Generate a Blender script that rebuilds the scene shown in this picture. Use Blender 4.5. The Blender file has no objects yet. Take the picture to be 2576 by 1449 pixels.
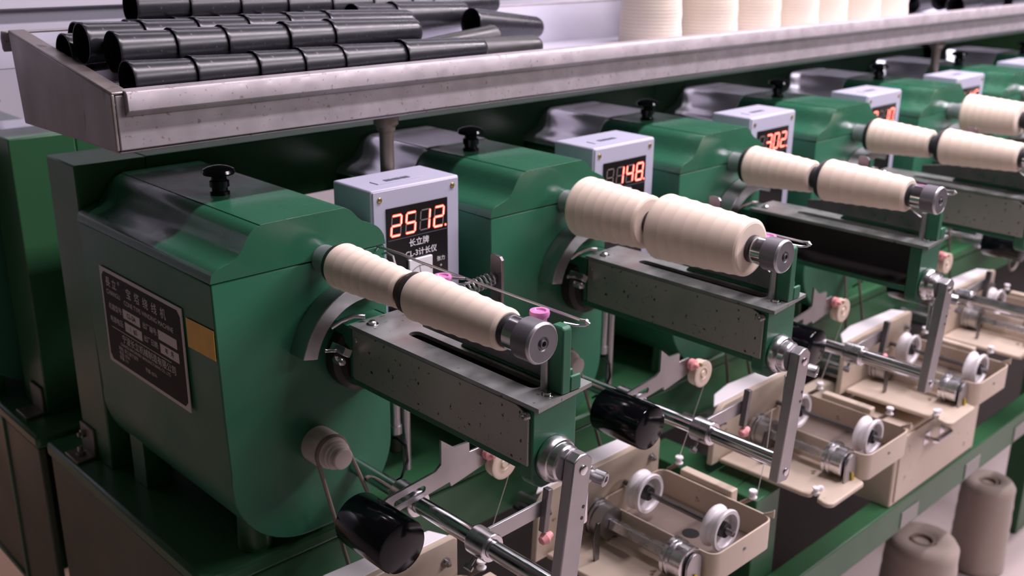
import bpy, bmesh, math, random
from mathutils import Vector, Matrix
from mathutils.geometry import tessellate_polygon
random.seed(4)
SC = bpy.context.scene
COL = SC.collection
PI = math.pi
P = 0.36                       # pitch of the winding heads along the row (x)

# ------------------------------------------------------------------ camera, world, lights, exposure
cam_d = bpy.data.cameras.new('camera')
cam_o = bpy.data.objects.new('camera', cam_d); COL.objects.link(cam_o)
RI = ((0.7229685, -0.6908192, 0.0092389), (-0.2174617, -0.2402341, -0.9460433), (0.6557644, 0.6819504, -0.3239084))
rx, ry, rz = Vector(RI[0]), -Vector(RI[1]), -Vector(RI[2])
M = Matrix((rx, ry, rz)).transposed().to_4x4()
M.translation = Vector((-0.565957, -0.551085, 0.318542))
cam_o.matrix_world = M
cam_d.sensor_width = 36.0
cam_d.lens = 2613.546 / 2576 * 36
cam_d.clip_start = 0.02
cam_d.dof.use_dof = True
cam_d.dof.focus_distance = 0.96
cam_d.dof.aperture_fstop = 6.3
SC.camera = cam_o

w = bpy.data.worlds.new('world'); SC.world = w; w.use_nodes = True
bg = w.node_tree.nodes['Background']
bg.inputs[0].default_value = (0.74, 0.86, 0.64, 1); bg.inputs[1].default_value = 0.06

def area(name, loc, target, sx, sy, energy, col):
    d = bpy.data.lights.new(name, 'AREA'); d.shape = 'RECTANGLE'; d.size = sx; d.size_y = sy
    d.energy = energy; d.color = col
    o = bpy.data.objects.new(name, d); COL.objects.link(o); o.location = loc
    o.rotation_euler = (Vector(target) - Vector(loc)).to_track_quat('-Z', 'Y').to_euler()
    return o
area('ceiling_lamp', (1.80, -0.14, 1.65), (1.80, 0.1, 0), 3.2, 0.10, 112, (1.0, 0.88, 0.97))
area('ceiling_lamp', (2.2, -1.55, 1.60), (0.8, 0.2, -0.1), 2.4, 0.2, 60, (1.0, 0.89, 0.97))
area('ceiling_lamp', (1.9, 1.5, 1.9), (1.9, 1.5, 0), 3.2, 0.15, 22, (0.97, 0.90, 1.0))
area('wall_fill', (2.0, 4.55, 2.12), (2.0, 5.0, 1.55), 9.5, 0.12, 100, (0.95, 0.90, 1.0))  # added light without a fixture, lifts the back wall for reflections

SC.view_settings.view_transform = 'Standard'
SC.view_settings.look = 'None'
SC.view_settings.exposure = 0.0
SC.view_settings.gamma = 1.0
SC.view_settings.use_curve_mapping = False

# ------------------------------------------------------------------ materials
def mat(name, col, rough=0.5, metal=0.0, var=0.0, vscale=8.0, bump=0.0, bscale=60.0, coat=0.0,
        spots=0.0, sscale=30.0, scol=(0.03, 0.02, 0.015), emit=None, estr=0.0, spec=0.5, rvar=0.0, stretch=(1, 1, 1), trans=0.0):
    m = bpy.data.materials.new(name); m.use_nodes = True
    nt = m.node_tree; b = nt.nodes['Principled BSDF']
    b.inputs['Base Color'].default_value = (*col, 1)
    b.inputs['Roughness'].default_value = rough
    b.inputs['Metallic'].default_value = metal
    b.inputs['Specular IOR Level'].default_value = spec
    b.inputs['Coat Weight'].default_value = coat
    b.inputs['Coat Roughness'].default_value = 0.08
    if trans: b.inputs['Transmission Weight'].default_value = trans
    if emit:
        b.inputs['Emission Color'].default_value = (*emit, 1); b.inputs['Emission Strength'].default_value = estr
    tc = nt.nodes.new('ShaderNodeTexCoord'); mp = nt.nodes.new('ShaderNodeMapping')
    mp.inputs['Scale'].default_value = stretch
    nt.links.new(tc.outputs['Object'], mp.inputs[0])
    def noise(sc, det=5):
        n = nt.nodes.new('ShaderNodeTexNoise'); n.inputs['Scale'].default_value = sc; n.inputs['Detail'].default_value = det
        nt.links.new(mp.outputs[0], n.inputs['Vector']); return n
    cur = None
    if var:
        n = noise(vscale); mx = nt.nodes.new('ShaderNodeMix'); mx.data_type = 'RGBA'
        mx.inputs[6].default_value = (*[c * (1 - var) for c in col], 1)
        mx.inputs[7].default_value = (*[min(1, c * (1 + var)) for c in col], 1)
        nt.links.new(n.outputs['Fac'], mx.inputs[0]); cur = mx.outputs[2]
    if spots:
        n = noise(sscale, 3); cr = nt.nodes.new('ShaderNodeValToRGB')
        cr.color_ramp.elements[0].position = 0.5 + (0.5 - spots) * 0.5; cr.color_ramp.elements[0].color = (0, 0, 0, 1)
        cr.color_ramp.elements[1].position = cr.color_ramp.elements[0].position + 0.06; cr.color_ramp.elements[1].color = (1, 1, 1, 1)
        nt.links.new(n.outputs['Fac'], cr.inputs[0])
        mx = nt.nodes.new('ShaderNodeMix'); mx.data_type = 'RGBA'
        if cur: nt.links.new(cur, mx.inputs[6])
        else: mx.inputs[6].default_value = (*col, 1)
        mx.inputs[7].default_value = (*scol, 1)
        nt.links.new(cr.outputs[0], mx.inputs[0]); cur = mx.outputs[2]
    if cur: nt.links.new(cur, b.inputs['Base Color'])
    if rvar:
        n = noise(vscale * 1.7); mr = nt.nodes.new('ShaderNodeMapRange')
        mr.inputs['To Min'].default_value = max(0.02, rough - rvar); mr.inputs['To Max'].default_value = rough + rvar
        mr.inputs['From Min'].default_value = 0.3; mr.inputs['From Max'].default_value = 0.7
        nt.links.new(n.outputs['Fac'], mr.inputs[0]); nt.links.new(mr.outputs[0], b.inputs['Roughness'])
    if bump:
        n = noise(bscale); bp = nt.nodes.new('ShaderNodeBump'); bp.inputs['Strength'].default_value = bump
        bp.inputs['Distance'].default_value = 0.001
        nt.links.new(n.outputs['Fac'], bp.inputs['Height']); nt.links.new(bp.outputs[0], b.inputs['Normal'])
    return m

GREEN = mat('green_paint', (0.029, 0.142, 0.080), 0.36, var=0.12, vscale=6, rvar=0.07, bump=0.10, bscale=90, spec=0.34)
GREEN_C = mat('green_paint_cover', (0.024, 0.118, 0.064), 0.26, var=0.15, vscale=9, rvar=0.10, bump=0.03, bscale=70, coat=0.25)
GREEN_F = mat('green_paint_frame', (0.034, 0.118, 0.050), 0.34, var=0.2, vscale=4, rvar=0.06, bump=0.06, bscale=50, spec=0.36)
OLIVE = mat('olive_side_panel', (0.058, 0.068, 0.036), 0.42, var=0.15, vscale=3, rvar=0.08)
STEEL = mat('machined_steel', (0.42, 0.41, 0.42), 0.36, 1.0, var=0.10, vscale=25, rvar=0.06, bump=0.02, bscale=300)
ALU = mat('turned_aluminium', (0.72, 0.70, 0.73), 0.26, 1.0, rvar=0.06, vscale=40)
CHROME = mat('chrome', (0.75, 0.73, 0.76), 0.15, 1.0, rvar=0.05, vscale=30)
DARKSTEEL = mat('dark_steel', (0.20, 0.19, 0.195), 0.33, 1.0, var=0.2, vscale=30, rvar=0.1)
PLATE = mat('deck_plate_steel', (0.30, 0.315, 0.305), 0.40, 0.8, var=0.2, vscale=18, rvar=0.12, spots=0.15, sscale=120, scol=(0.10, 0.09, 0.085))
SIDEP = mat('side_plate_steel', (0.40, 0.40, 0.355), 0.42, 0.7, var=0.22, vscale=10, rvar=0.08, spots=0.20, sscale=170, scol=(0.05, 0.04, 0.035))
GALV = mat('galvanised_sheet', (0.36, 0.325, 0.345), 0.45, 0.22, var=0.30, vscale=34, rvar=0.12, spots=0.23, sscale=190, scol=(0.22, 0.185, 0.17), bump=0.1, bscale=40)
GALVB = mat('galvanised_bluish_sheet', (0.52, 0.51, 0.60), 0.55, 0.15, var=0.10, vscale=14)
GALVD = mat('galvanised_sheet_dull', (0.30, 0.255, 0.25), 0.42, 0.6, var=0.25, vscale=12, rvar=0.1, spots=0.22, sscale=30, scol=(0.13, 0.10, 0.085), stretch=(1, 1, 0.4))
RUST = mat('worn_edge_metal', (0.24, 0.195, 0.165), 0.42, 0.6, var=0.3, vscale=30)
BLACK = mat('black_plastic', (0.003, 0.003, 0.005), 0.12, rvar=0.04, vscale=20, spec=0.32)
RUBBER = mat('black_ring', (0.018, 0.019, 0.022), 0.42)
TUBE = mat('black_tube_plastic', (0.019, 0.019, 0.024), 0.29, spec=0.36, var=0.25, vscale=25, rvar=0.05, bump=0.03, bscale=180, spots=0.12, sscale=200, scol=(0.12, 0.11, 0.11))
TUBEG = mat('faded_tube_plastic', (0.030, 0.028, 0.028), 0.38, var=0.2, vscale=25, rvar=0.08)
GREYP = mat('grey_plastic_box', (0.42, 0.42, 0.53), 0.42, var=0.05, bump=0.06, bscale=250)
BLKP = mat('display_panel_black', (0.008, 0.007, 0.008), 0.22)
LED = mat('led_red', (1, 0.1, 0.05), 0.4, emit=(1.0, 0.05, 0.03), estr=2.2)
LEDC = mat('led_core', (1, 0.4, 0.3), 0.4, emit=(1.0, 0.50, 0.42), estr=1.6)
LEDOFF = mat('led_off', (0.20, 0.155, 0.145), 0.5)
WHITE = mat('white_ink', (0.75, 0.73, 0.76), 0.5)
INK = mat('grey_ink', (0.08, 0.09, 0.12), 0.5)
BRASS = mat('brass', (0.55, 0.42, 0.20), 0.3, 1.0)
CREAMP = mat('cream_wheel_plastic', (0.72, 0.58, 0.47), 0.35)
WHITEP = mat('white_plastic', (0.88, 0.83, 0.86), 0.3)
PULP = mat('pulley_nylon', (0.62, 0.52, 0.49), 0.35)
BELT = mat('round_belt', (0.21, 0.17, 0.14), 0.5)
BEIGE = mat('beige_paint', (0.62, 0.51, 0.41), 0.36, var=0.08, vscale=14, rvar=0.06, spots=0.14, sscale=40, scol=(0.2, 0.15, 0.1))
BEIGED = mat('beige_worn_casting', (0.27, 0.21, 0.165), 0.5, var=0.3, vscale=22)
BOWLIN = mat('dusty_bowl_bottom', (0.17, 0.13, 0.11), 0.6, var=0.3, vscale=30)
PINK = mat('pink_ceramic', (0.62, 0.22, 0.48), 0.2)
PINKR = mat('pink_rubber', (0.80, 0.33, 0.34), 0.4)
CAPRIM = mat('bright_turned_rim', (0.50, 0.49, 0.52), 0.32, 0.7)
GREYCAP = mat('grey_anodised', (0.19, 0.18, 0.20), 0.36, 0.5, bump=0.05, bscale=200)
NPLATE = mat('nameplate_black', (0.010, 0.007, 0.006), 0.5, spec=0.15)
NRIM = mat('nameplate_aluminium', (0.58, 0.50, 0.48), 0.45, 0.2)
GOLD = mat('gold_sticker', (0.80, 0.42, 0.05), 0.45, var=0.18, vscale=60)
RAILPALE = mat('rail_reflection_pale', (0.36, 0.34, 0.33), 0.6, var=0.1)  # pale tone for the floor reflection on the rail
YELLOW = mat('yellow_sticker', (0.55, 0.42, 0.04), 0.5)
RUBR = mat('red_paint_mark', (0.40, 0.05, 0.05), 0.5)
DARKP = mat('dark_grease_and_shade', (0.016, 0.012, 0.012), 0.6, var=0.4, vscale=60)  # grease inside the arm; under the bench it stands in for shade
RUBR2 = mat('dark_cast_pivot', (0.035, 0.028, 0.026), 0.45, 0.3)
SILVER = mat('bright_cover_sheet', (0.80, 0.78, 0.86), 0.24, 0.75, rvar=0.04, vscale=10)  # bright tone for the reflection on the rear covers
WALL = mat('wall_plaster', (0.60, 0.58, 0.66), 0.8, var=0.04, vscale=2)
WALLD = mat('wall_dark_paint', (0.07, 0.12, 0.06), 0.8)
FLOORM = mat('floor_epoxy', (0.50, 0.42, 0.41), 0.35, var=0.06, vscale=3)
CEIL = mat('ceiling_paint', (0.16, 0.15, 0.16), 0.9)
CLOUDY = mat('thread_line', (0.75, 0.68, 0.62), 0.5)

def thread_mat(name, col, axis, sc, strength=0.35, rough=0.55):
    m = mat(name, col, rough, var=0.05, vscale=30, spec=0.3)
    nt = m.node_tree; b = nt.nodes['Principled BSDF']
    tc = nt.nodes.new('ShaderNodeTexCoord'); wv = nt.nodes.new('ShaderNodeTexWave')
    wv.bands_direction = axis; wv.inputs['Scale'].default_value = sc; wv.inputs['Distortion'].default_value = 0.3
    wv.inputs['Detail'].default_value = 2
    nt.links.new(tc.outputs['Object'], wv.inputs[0])
    bp = nt.nodes.new('ShaderNodeBump'); bp.inputs['Strength'].default_value = strength; bp.inputs['Distance'].default_value = 0.0004
    nt.links.new(wv.outputs['Fac'], bp.inputs['Height']); nt.links.new(bp.outputs[0], b.inputs['Normal'])
    b.inputs['Sheen Weight'].default_value = 0.25
    return m
THREAD = thread_mat('cream_thread', (0.82, 0.68, 0.56), 'Y', 420, 0.08)
YARN = thread_mat('cream_yarn_package', (0.66, 0.57, 0.47), 'Z', 60, 0.5, 0.6)
YARNG = thread_mat('grey_brown_yarn', (0.42, 0.34, 0.295), 'Z', 90, 0.6, 0.7)

# ------------------------------------------------------------------ mesh helpers
class MB:
    def __init__(s): s.b = bmesh.new(); s.mi = 0
    def _f(s, vs):
        try:
            f = s.b.faces.new(vs); f.material_index = s.mi; return f
        except ValueError: return None
    def box(s, x0, x1, y0, y1, z0, z1, rot=None, piv=None):
        v = [s.b.verts.new((x, y, z)) for z in (z0, z1) for y in (y0, y1) for x in (x0, x1)]
        for q in ((0, 2, 3, 1), (4, 5, 7, 6), (0, 1, 5, 4), (2, 6, 7, 3), (0, 4, 6, 2), (1, 3, 7, 5)): s._f([v[i] for i in q])
        if rot: bmesh.ops.rotate(s.b, verts=v, cent=piv or ((x0 + x1) / 2, (y0 + y1) / 2, (z0 + z1) / 2), matrix=rot)
        return s
    def prism(s, pts, axis, a0, a1, holes=()):
        def p3(p, a): return {'x': (a, p[0], p[1]), 'y': (p[0], a, p[1]), 'z': (p[0], p[1], a)}[axis]
        loops = [list(pts)] + [list(h) for h in holes]
        allp = [p for l in loops for p in l]
        A = [s.b.verts.new(p3(p, a0)) for p in allp]; B = [s.b.verts.new(p3(p, a1)) for p in allp]
        if holes:
            for t in tessellate_polygon([[Vector((p[0], p[1], 0)) for p in l] for l in loops]):
                s._f([A[i] for i in t]); s._f([B[i] for i in reversed(t)])
        else:
            s._f(A); s._f(list(reversed(B)))
        o = 0
        for l in loops:
            n = len(l)
            for i in range(n):
                j = (i + 1) % n; s._f([A[o + i], A[o + j], B[o + j], B[o + i]])
            o += n
        return s
    def lathe(s, c, d, prof, seg=40, closed=False):
        c = Vector(c); d = Vector(d).normalized()
        u = d.orthogonal().normalized(); v = d.cross(u)
        rings = []
        for t, r in prof:
            if r <= 1e-6: rings.append([s.b.verts.new(c + d * t)])
            else: rings.append([s.b.verts.new(c + d * t + (u * math.cos(2 * PI * i / seg) + v * math.sin(2 * PI * i / seg)) * r) for i in range(seg)])
        pairs = list(zip(rings, rings[1:])) + ([(rings[-1], rings[0])] if closed else [])
        for A, B in pairs:
            for i in range(seg):
                j = (i + 1) % seg
                if len(A) == 1 and len(B) == 1: continue
                if len(A) == 1: s._f([A[0], B[j], B[i]])
                elif len(B) == 1: s._f([A[i], A[j], B[0]])
                else: s._f([A[i], A[j], B[j], B[i]])
        if not closed:
            for Rg, flip in ((rings[0], 1), (rings[-1], 0)):
                if len(Rg) > 1: s._f(list(reversed(Rg)) if flip else Rg)
        return s
    def cyl(s, a, b, r, seg=28, r2=None):
        a = Vector(a); b = Vector(b); L = (b - a).length
        return s.lathe(a, b - a, [(0, r), (L, r if r2 is None else r2)], seg)
    def tube(s, path, r, seg=8, closed=False):
        path = [Vector(p) for p in path]; n = len(path); rings = []
        prev = None
        for i, p in enumerate(path):
            if closed: t = path[(i + 1) % n] - path[i - 1]
            else: t = path[min(i + 1, n - 1)] - path[max(i - 1, 0)]
            t.normalize()
            u = t.orthogonal().normalized() if prev is None else (prev - t * prev.dot(t)).normalized()
            prev = u; v = t.cross(u)
            rings.append([s.b.verts.new(p + (u * math.cos(2 * PI * k / seg) + v * math.sin(2 * PI * k / seg)) * r) for k in range(seg)])
        m = n if closed else n - 1
        for i in range(m):
            A, B = rings[i], rings[(i + 1) % n]
            for k in range(seg): s._f([A[k], A[(k + 1) % seg], B[(k + 1) % seg], B[k]])
        if not closed: s._f(list(reversed(rings[0]))); s._f(rings[-1])
        return s
    def done(s, name, mats, parent=None, base=(0, 0, 0), bevel=0.0, sharp=32, seg=2):
        bmesh.ops.recalc_face_normals(s.b, faces=s.b.faces)
        bmesh.ops.translate(s.b, verts=s.b.verts, vec=-Vector(base))
        for f in s.b.faces: f.smooth = True
        for e in s.b.edges:
            if len(e.link_faces) == 2 and e.calc_face_angle(0) > math.radians(sharp): e.smooth = False
        me = bpy.data.meshes.new(name); s.b.to_mesh(me); s.b.free()
        for m in (mats if isinstance(mats, (list, tuple)) else [mats]): me.materials.append(m)
        o = bpy.data.objects.new(name, me); COL.objects.link(o)
        if parent: o.parent = parent
        else: o.location = base
        if bevel:
            bv = o.modifiers.new('bevel', 'BEVEL'); bv.width = bevel; bv.segments = seg; bv.limit_method = 'ANGLE'
            bv.angle_limit = math.radians(40); bv.harden_normals = False
        return o

def thing(name, label, cat, loc, group=None):
    o = bpy.data.objects.new(name, None); COL.objects.link(o); o.location = loc
    o.empty_display_size = 0.02
    return tag(o, label, cat, group)
def tag(o, label=None, cat=None, group=None, kind=None):
    if label: o['label'] = label
    if cat: o['category'] = cat
    if group: o['group'] = group
    if kind: o['kind'] = kind
    return o
def dup(root, loc, label, group=None, rotz=0.0, skip=()):
    r = root.copy(); COL.objects.link(r); r.location = loc; r.rotation_euler = (0, 0, rotz); r['label'] = label
    if group: r['group'] = group
    for ch in list(root.children):
        if ch.name.split('.')[0] in skip: continue
        c = ch.copy(); COL.objects.link(c); c.parent = r
        for g in list(ch.children):
            d = g.copy(); COL.objects.link(d); d.parent = c
    return r
def arc(cx, cy, r, a0, a1, n=12):
    return [(cx + r * math.cos(math.radians(a0 + (a1 - a0) * i / n)), cy + r * math.sin(math.radians(a0 + (a1 - a0) * i / n))) for i in range(n + 1)]

def smooth(p, n=4):
    out = []
    for i in range(len(p) - 1):
        a, b, c, d = p[max(i - 1, 0)], p[i], p[i + 1], p[min(i + 2, len(p) - 1)]
        for j in range(n):
            t = j / n
            out.append(tuple(0.5 * (2 * b[k] + (c[k] - a[k]) * t + (2 * a[k] - 5 * b[k] + 4 * c[k] - d[k]) * t * t + (3 * b[k] - a[k] - 3 * c[k] + d[k]) * t ** 3) for k in (0, 1)))
    return out + [p[-1]]

def text_bm(mb, items, frame):
    """items: (string, u, v, size, align); frame: (origin, udir, vdir) -> adds text faces to mb"""
    O, U, V = [Vector(t) for t in frame]; N = U.cross(V)
    for st, u, v, size, al in items:
        cu = bpy.data.curves.new('txt', 'FONT'); cu.body = st; cu.size = size; cu.align_x = al; cu.align_y = 'CENTER'
        cu.resolution_u = 3; cu.offset = size * 0.008
        ob = bpy.data.objects.new('txt', cu); COL.objects.link(ob)
        dg = bpy.context.evaluated_depsgraph_get(); me = bpy.data.meshes.new_from_object(ob.evaluated_get(dg))
        base = len(mb.b.verts); vs = []
        for vt in me.vertices:
            vs.append(mb.b.verts.new(O + U * (vt.co.x + u) + V * (vt.co.y + v) + N * 0.0002))
        for p in me.polygons: mb._f([vs[i] for i in p.vertices])
        bpy.data.objects.remove(ob); bpy.data.curves.remove(cu); bpy.data.meshes.remove(me)
    return mb

# ================================================================== room
FZ = -0.95
def struct(mb, name, m): return tag(mb.done(name, m), kind='structure')
struct(MB().box(-4, 7, -3.5, 5.0, FZ - 0.05, FZ), 'floor', FLOORM)
struct(MB().box(-4, 7, 5.0, 5.1, FZ, 2.2), 'wall_back', WALL)
struct(MB().box(-4.1, -4, -3.5, 5.0, FZ, 2.2), 'wall_left', WALLD)
struct(MB().box(7, 7.1, -3.5, 5.0, FZ, 2.2), 'wall_right', WALLD)
struct(MB().box(-4, 7, -3.5, 5.0, 2.2, 2.25), 'ceiling', CEIL)

# ================================================================== machine frames (ours and the row behind)
XR = 3.9
def make_frame(label):
    B = (1.8, 0.55, FZ)
    t = thing('machine_frame', label, 'machine frame', B, None)
    def part(mb, n, m=GREEN_F, bev=0.002, par=None): return mb.done(n, m, par or t, B, bevel=bev)
    # bench top with rounded front edge
    part(MB().box(-0.155, XR, 0.335, 0.765, -0.345, -0.325), 'bench_top', bev=0.005)
    part(MB().box(-0.150, XR, 0.337, 0.347, -0.42, -0.346), 'bench_skirt')
    part(MB().box(-0.152, -0.142, 0.34, 0.76, -0.62, -0.3455), 'side_panel', OLIVE)
    part(MB().box(-0.154, -0.136, 0.335, 0.35, -0.62, -0.346), 'panel_edge')
    part(MB().box(-0.142, XR, 0.62, 0.632, -0.62, -0.346), 'back_panel')  # added panel, closes the underside so it stays dark
    part(MB().box(-0.142, XR, 0.353, 0.62, -0.62, -0.61), 'bottom_shelf')
    for x0 in (-0.1226, 0.92, 1.96, 3.0):
        part(MB().box(x0, x0 + 0.085, 0.63, 0.712, -0.325, 0.063), 'post')
    part(MB().box(-0.037, 0.919, 0.63, 0.712, -0.02, 0.063), 'beam')
    part(MB().box(1.006, XR, 0.63, 0.712, -0.02, 0.063), 'beam')
    # low rail carrying the boxes, with its legs
    r = part(MB().box(0.45, XR, 0.09, 0.125, -0.625, -0.565), 'front_rail')
    for x in (0.56, 1.66, 2.9):
        part(MB().box(x, x + 0.06, 0.126, 0.17, FZ, -0.425), 'leg')
        part(MB().box(x, x + 0.06, 0.171, 0.334, -0.445, -0.4255), 'outrigger')
    part(MB().box(-0.135, XR, 0.3480, 0.352, FZ + 0.001, -0.4205), 'shade_panel', DARKP)  # added dark sheet in place of the shade under the bench
    for x in (-0.13, 1.3, 2.7):
        part(MB().box(x, x + 0.05, 0.66, 0.71, FZ, -0.6205), 'leg')
        part(MB().box(x, x + 0.05, 0.36, 0.41, FZ, -0.6205), 'leg')
    for x in (0.955, 1.20, 1.42):
        MB().box(x, x + 0.06, 0.0885, 0.0898, -0.620, -0.590).done('rail_reflection', RAILPALE, r, B)  # added pale plates, stand in for the floor mirrored in the rail
    # angle bracket bolting the post to the bench
    m = MB().box(-0.150, -0.123, 0.672, 0.712, -0.3248, -0.321).box(-0.1265, -0.1228, 0.672, 0.712, -0.321, -0.285)
    a = part(m, 'angle_bracket', RUST, 0.001)
    MB().lathe((-0.138, 0.69, -0.321), (0, 0, 1), [(0, .006), (.004, .006), (.004, .003), (.012, .003)], 6).done('bolt', STEEL, a, B)
    MB().lathe((-0.1268, 0.70, -0.298), (-1, 0, 0), [(0, .006), (.004, .006), (.004, .003), (.008, .003)], 6).done('bolt', STEEL, a, B)
    return t
frame = make_frame('long green machine frame carrying the front row of winding heads')
# the row behind is the same frame turned round (mirror line y = 0.775)
fb = dup(frame, (1.8 + 0.0, 1.55 - 0.55 + 0.0, FZ), 'green machine frame of the row behind, its post at the left edge', rotz=PI)
fb.location = (-0.1226 + 3.9 - 1.8 - 0.0, 1.0, FZ)
# turned round its left end must line up again
fb.location.x = -0.16 + (XR - 1.8)
for c in list(fb.children):
    if c.name.split('.')[0] in ('post', 'beam', 'leg', 'outrigger', 'side_panel', 'panel_edge', 'angle_bracket', 'shade_panel'):
        for g in list(c.children): bpy.data.objects.remove(g)
        bpy.data.objects.remove(c)
BB = (fb.location.x, 1.0, FZ)
def wpart(mb, n, m=GREEN_F, bev=0.002):
    bmesh.ops.translate(mb.b, verts=mb.b.verts, vec=(-BB[0], -BB[1], -BB[2]))
    bmesh.ops.rotate(mb.b, verts=mb.b.verts, cent=(0, 0, 0), matrix=Matrix.Rotation(-PI, 3, 'Z'))
    return mb.done(n, m, fb, (0, 0, 0), bevel=bev)
for x0 in (-0.1226, 0.92, 1.96, 3.0):
    wpart(MB().box(x0, x0 + 0.085, 0.838, 0.92, -0.325, 0.063), 'post')
wpart(MB().box(-0.037, 0.919, 0.838, 0.92, -0.02, 0.063), 'beam')
wpart(MB().box(-0.157, -0.147, 0.79, 1.21, -0.62, -0.3455), 'side_panel', OLIVE)
for x in (-0.13, 1.3, 2.7): wpart(MB().box(x, x + 0.05, 0.84, 0.88, FZ, -0.6205), 'leg')
wpart(MB().box(-0.150, -0.123, 0.845, 0.885, -0.3248, -0.321).box(-0.1265, -0.1228, 0.845, 0.885, -0.321, -0.285), 'angle_bracket', RUST, 0.001)

# ================================================================== sheet-metal tray over the heads
LX = -0.165
def make_tray():
    B = (1.8, 0.52, 0.12)
    t = thing('storage_tray', 'long galvanised metal tray above the winding heads, holding black tubes and yarn', 'tray', B)
    def part(mb, n, m=GALV, bev=0.0012, par=None): return mb.done(n, m, par or t, B, bevel=bev)
    part(MB().box(LX + 0.002, XR, 0.4, 0.403, 0.12, 0.172), 'front_panel')
    # rolled front lip: a separate bright strip folded over the rim
    lip = [(0.3985, 0.1745), (0.404, 0.1765), (0.412, 0.1765), (0.412, 0.1745), (0.405, 0.1735), (0.3935, 0.1725), (0.3925, 0.157), (0.395, 0.1535), (0.3992, 0.151), (0.3992, 0.1545), (0.3955, 0.158), (0.396, 0.171)]
    part(MB().prism([(0.3925, 0.157), (0.3935, 0.1725), (0.396, 0.176), (0.411, 0.1765), (0.411, 0.1745), (0.3998, 0.1735), (0.3998, 0.1515), (0.3965, 0.1535)], 'x', LX + 0.010, XR), 'front_lip')
    # end plate
    part(MB().prism([(0.4, 0.12), (0.634, 0.116), (0.6465, 0.2126), (0.4, 0.1735)], 'x', LX - 0.002, LX + 0.0015), 'end_plate', GALVD)
    part(MB().prism([(0.4, 0.1725), (0.648, 0.2118), (0.648, 0.2146), (0.4, 0.1752)], 'x', LX - 0.0015, LX + 0.016), 'end_flange', GALVD)
    part(MB().prism([(0.635, 0.116), (0.638, 0.116), (0.6505, 0.212), (0.6475, 0.212)], 'x', LX + 0.002, XR), 'back_panel', GALVB)
    part(MB().prism([(0.6465, 0.2125), (0.664, 0.2125), (0.668, 0.205), (0.666, 0.193), (0.6625, 0.190), (0.6635, 0.205), (0.661, 0.210), (0.6465, 0.2105)], 'x', LX - 0.004, XR), 'back_lip', GALV)
    part(MB().box(LX + 0.002, XR, 0.403, 0.634, 0.1165, 0.1195), 'bottom_sheet')
    part(MB().box(LX + 0.002, XR, 0.4035, 0.638, 0.150, 0.153), 'inner_floor', GALVB)
    for x in (0.171, 1.598, 2.9):
        MB().lathe((x, 0.432, 0.1164), (0, 0, -1), [(0, .015), (.012, .015), (.016, .011), (.020, .011)], 20).done('pole_socket', RUST, t, B)
        MB().lathe((x, 0.432, 0.098), (0, 0, -1), [(0, .0085), (.422, .0085)], 20).done('pole', RUST, t, B)
    return t
tray = make_tray()
def make_back_tray():
    B = (1.8, 0.85, 0.16)
    t = thing('storage_tray', 'galvanised tray of the row behind, its pale back seen over the front tray', 'tray', B)
    MB().box(-0.35, XR, 0.800, 0.803, 0.155, 0.29).done('back_panel', GALVB, t, B, bevel=0.001)
    MB().prism([(0.799, 0.224), (0.788, 0.226), (0.786, 0.262), (0.799, 0.272)], 'x', -0.35, XR).done('back_lip', WALL, t, B, bevel=0.001)
    MB().box(-0.35, XR, 0.803, 1.03, 0.155, 0.158).done('bottom_sheet', GALV, t, B)
    MB().box(-0.35, XR, 1.03, 1.033, 0.155, 0.23).done('front_panel', GALV, t, B)
    return t
make_back_tray()

# ------------------------------------------------------------------ black cone tubes nested in rows in the tray
tube_protos = {}
def tube_obj(R0, L, m, label, loc, rotz=0.0, roty=0.0):
    key = (round(R0, 4), round(L, 3), m.name)
    if key not in tube_protos:
        R1 = R0 - 0.0335 * L - 0.0008
        pr = [(0, R0), (0.0012, R0 + 0.0004), (0.004, R0 - 0.0002), (L * 0.94, R1 + 0.0007), (L - 0.004, R1 - 0.0004), (L - 0.0012, R1 - 0.0016), (L, R1 - 0.004), (L, R1 - 0.006),
              (L - 0.003, R1 - 0.006), (L - 0.004, R1 - 0.0022), (0.004, R0 - 0.0018), (0.0, R0 - 0.0012)]
        o = MB().lathe((0, 0, 0), (1, 0, 0), pr, 36, closed=True).done('cone_tube', m, sharp=50)
        tube_protos[key] = o
        c = o
    else:
        c = tube_protos[key].copy(); COL.objects.link(c)
    c.location = loc; c.rotation_euler = (0, roty, rotz)
    tag(c, label, 'tube', 'black plastic cone tubes nested in the tray')
    return c
ROWN = ['row touching the lip', 'second row from the lip', 'third row from the lip', 'fourth row from the lip', 'fifth row from the lip', 'topmost rear row']
ORD = ['first at the left end', 'second from the left', 'third from the left', 'fourth from the left', 'fifth from the left', 'sixth from the left', 'seventh from the left', 'eighth from the left']
def row(k, y, z, xs, L, Llast, R0=0.0205, m=TUBE, roty=0.0, dr=0.0):
    for i, x in enumerate(xs):
        last = i == len(xs) - 1
        lab = 'black cone tube, %s, in the %s' % (ORD[i] if not (last and i) else 'last before the tapered end', ROWN[k])
        tube_obj(R0, Llast if last else L, m, lab, (x, y, z - (x - xs[0]) * dr), 0, roty)
TL_ = 0.13
row(0, 0.433, 0.1800, [-0.1355, -0.070, 0.000, 0.055, 0.107, 0.1945], TL_, TL_, 0.0195)
row(1, 0.472, 0.2032, [-0.1300, -0.070, -0.013, 0.062, 0.121], TL_, TL_, 0.0208)
row(2, 0.511, 0.2095, [-0.1440, -0.083, -0.023, 0.037, 0.090, 0.1435], TL_, TL_, 0.0208)
row(3, 0.551, 0.1960, [-0.1470, -0.092, -0.034, 0.024], TL_, TL_, 0.0208)
row(4, 0.5905, 0.2040, [-0.1180, -0.062, -0.006, 0.05, 0.106, 0.165], TL_, TL_, 0.0205)
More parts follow.
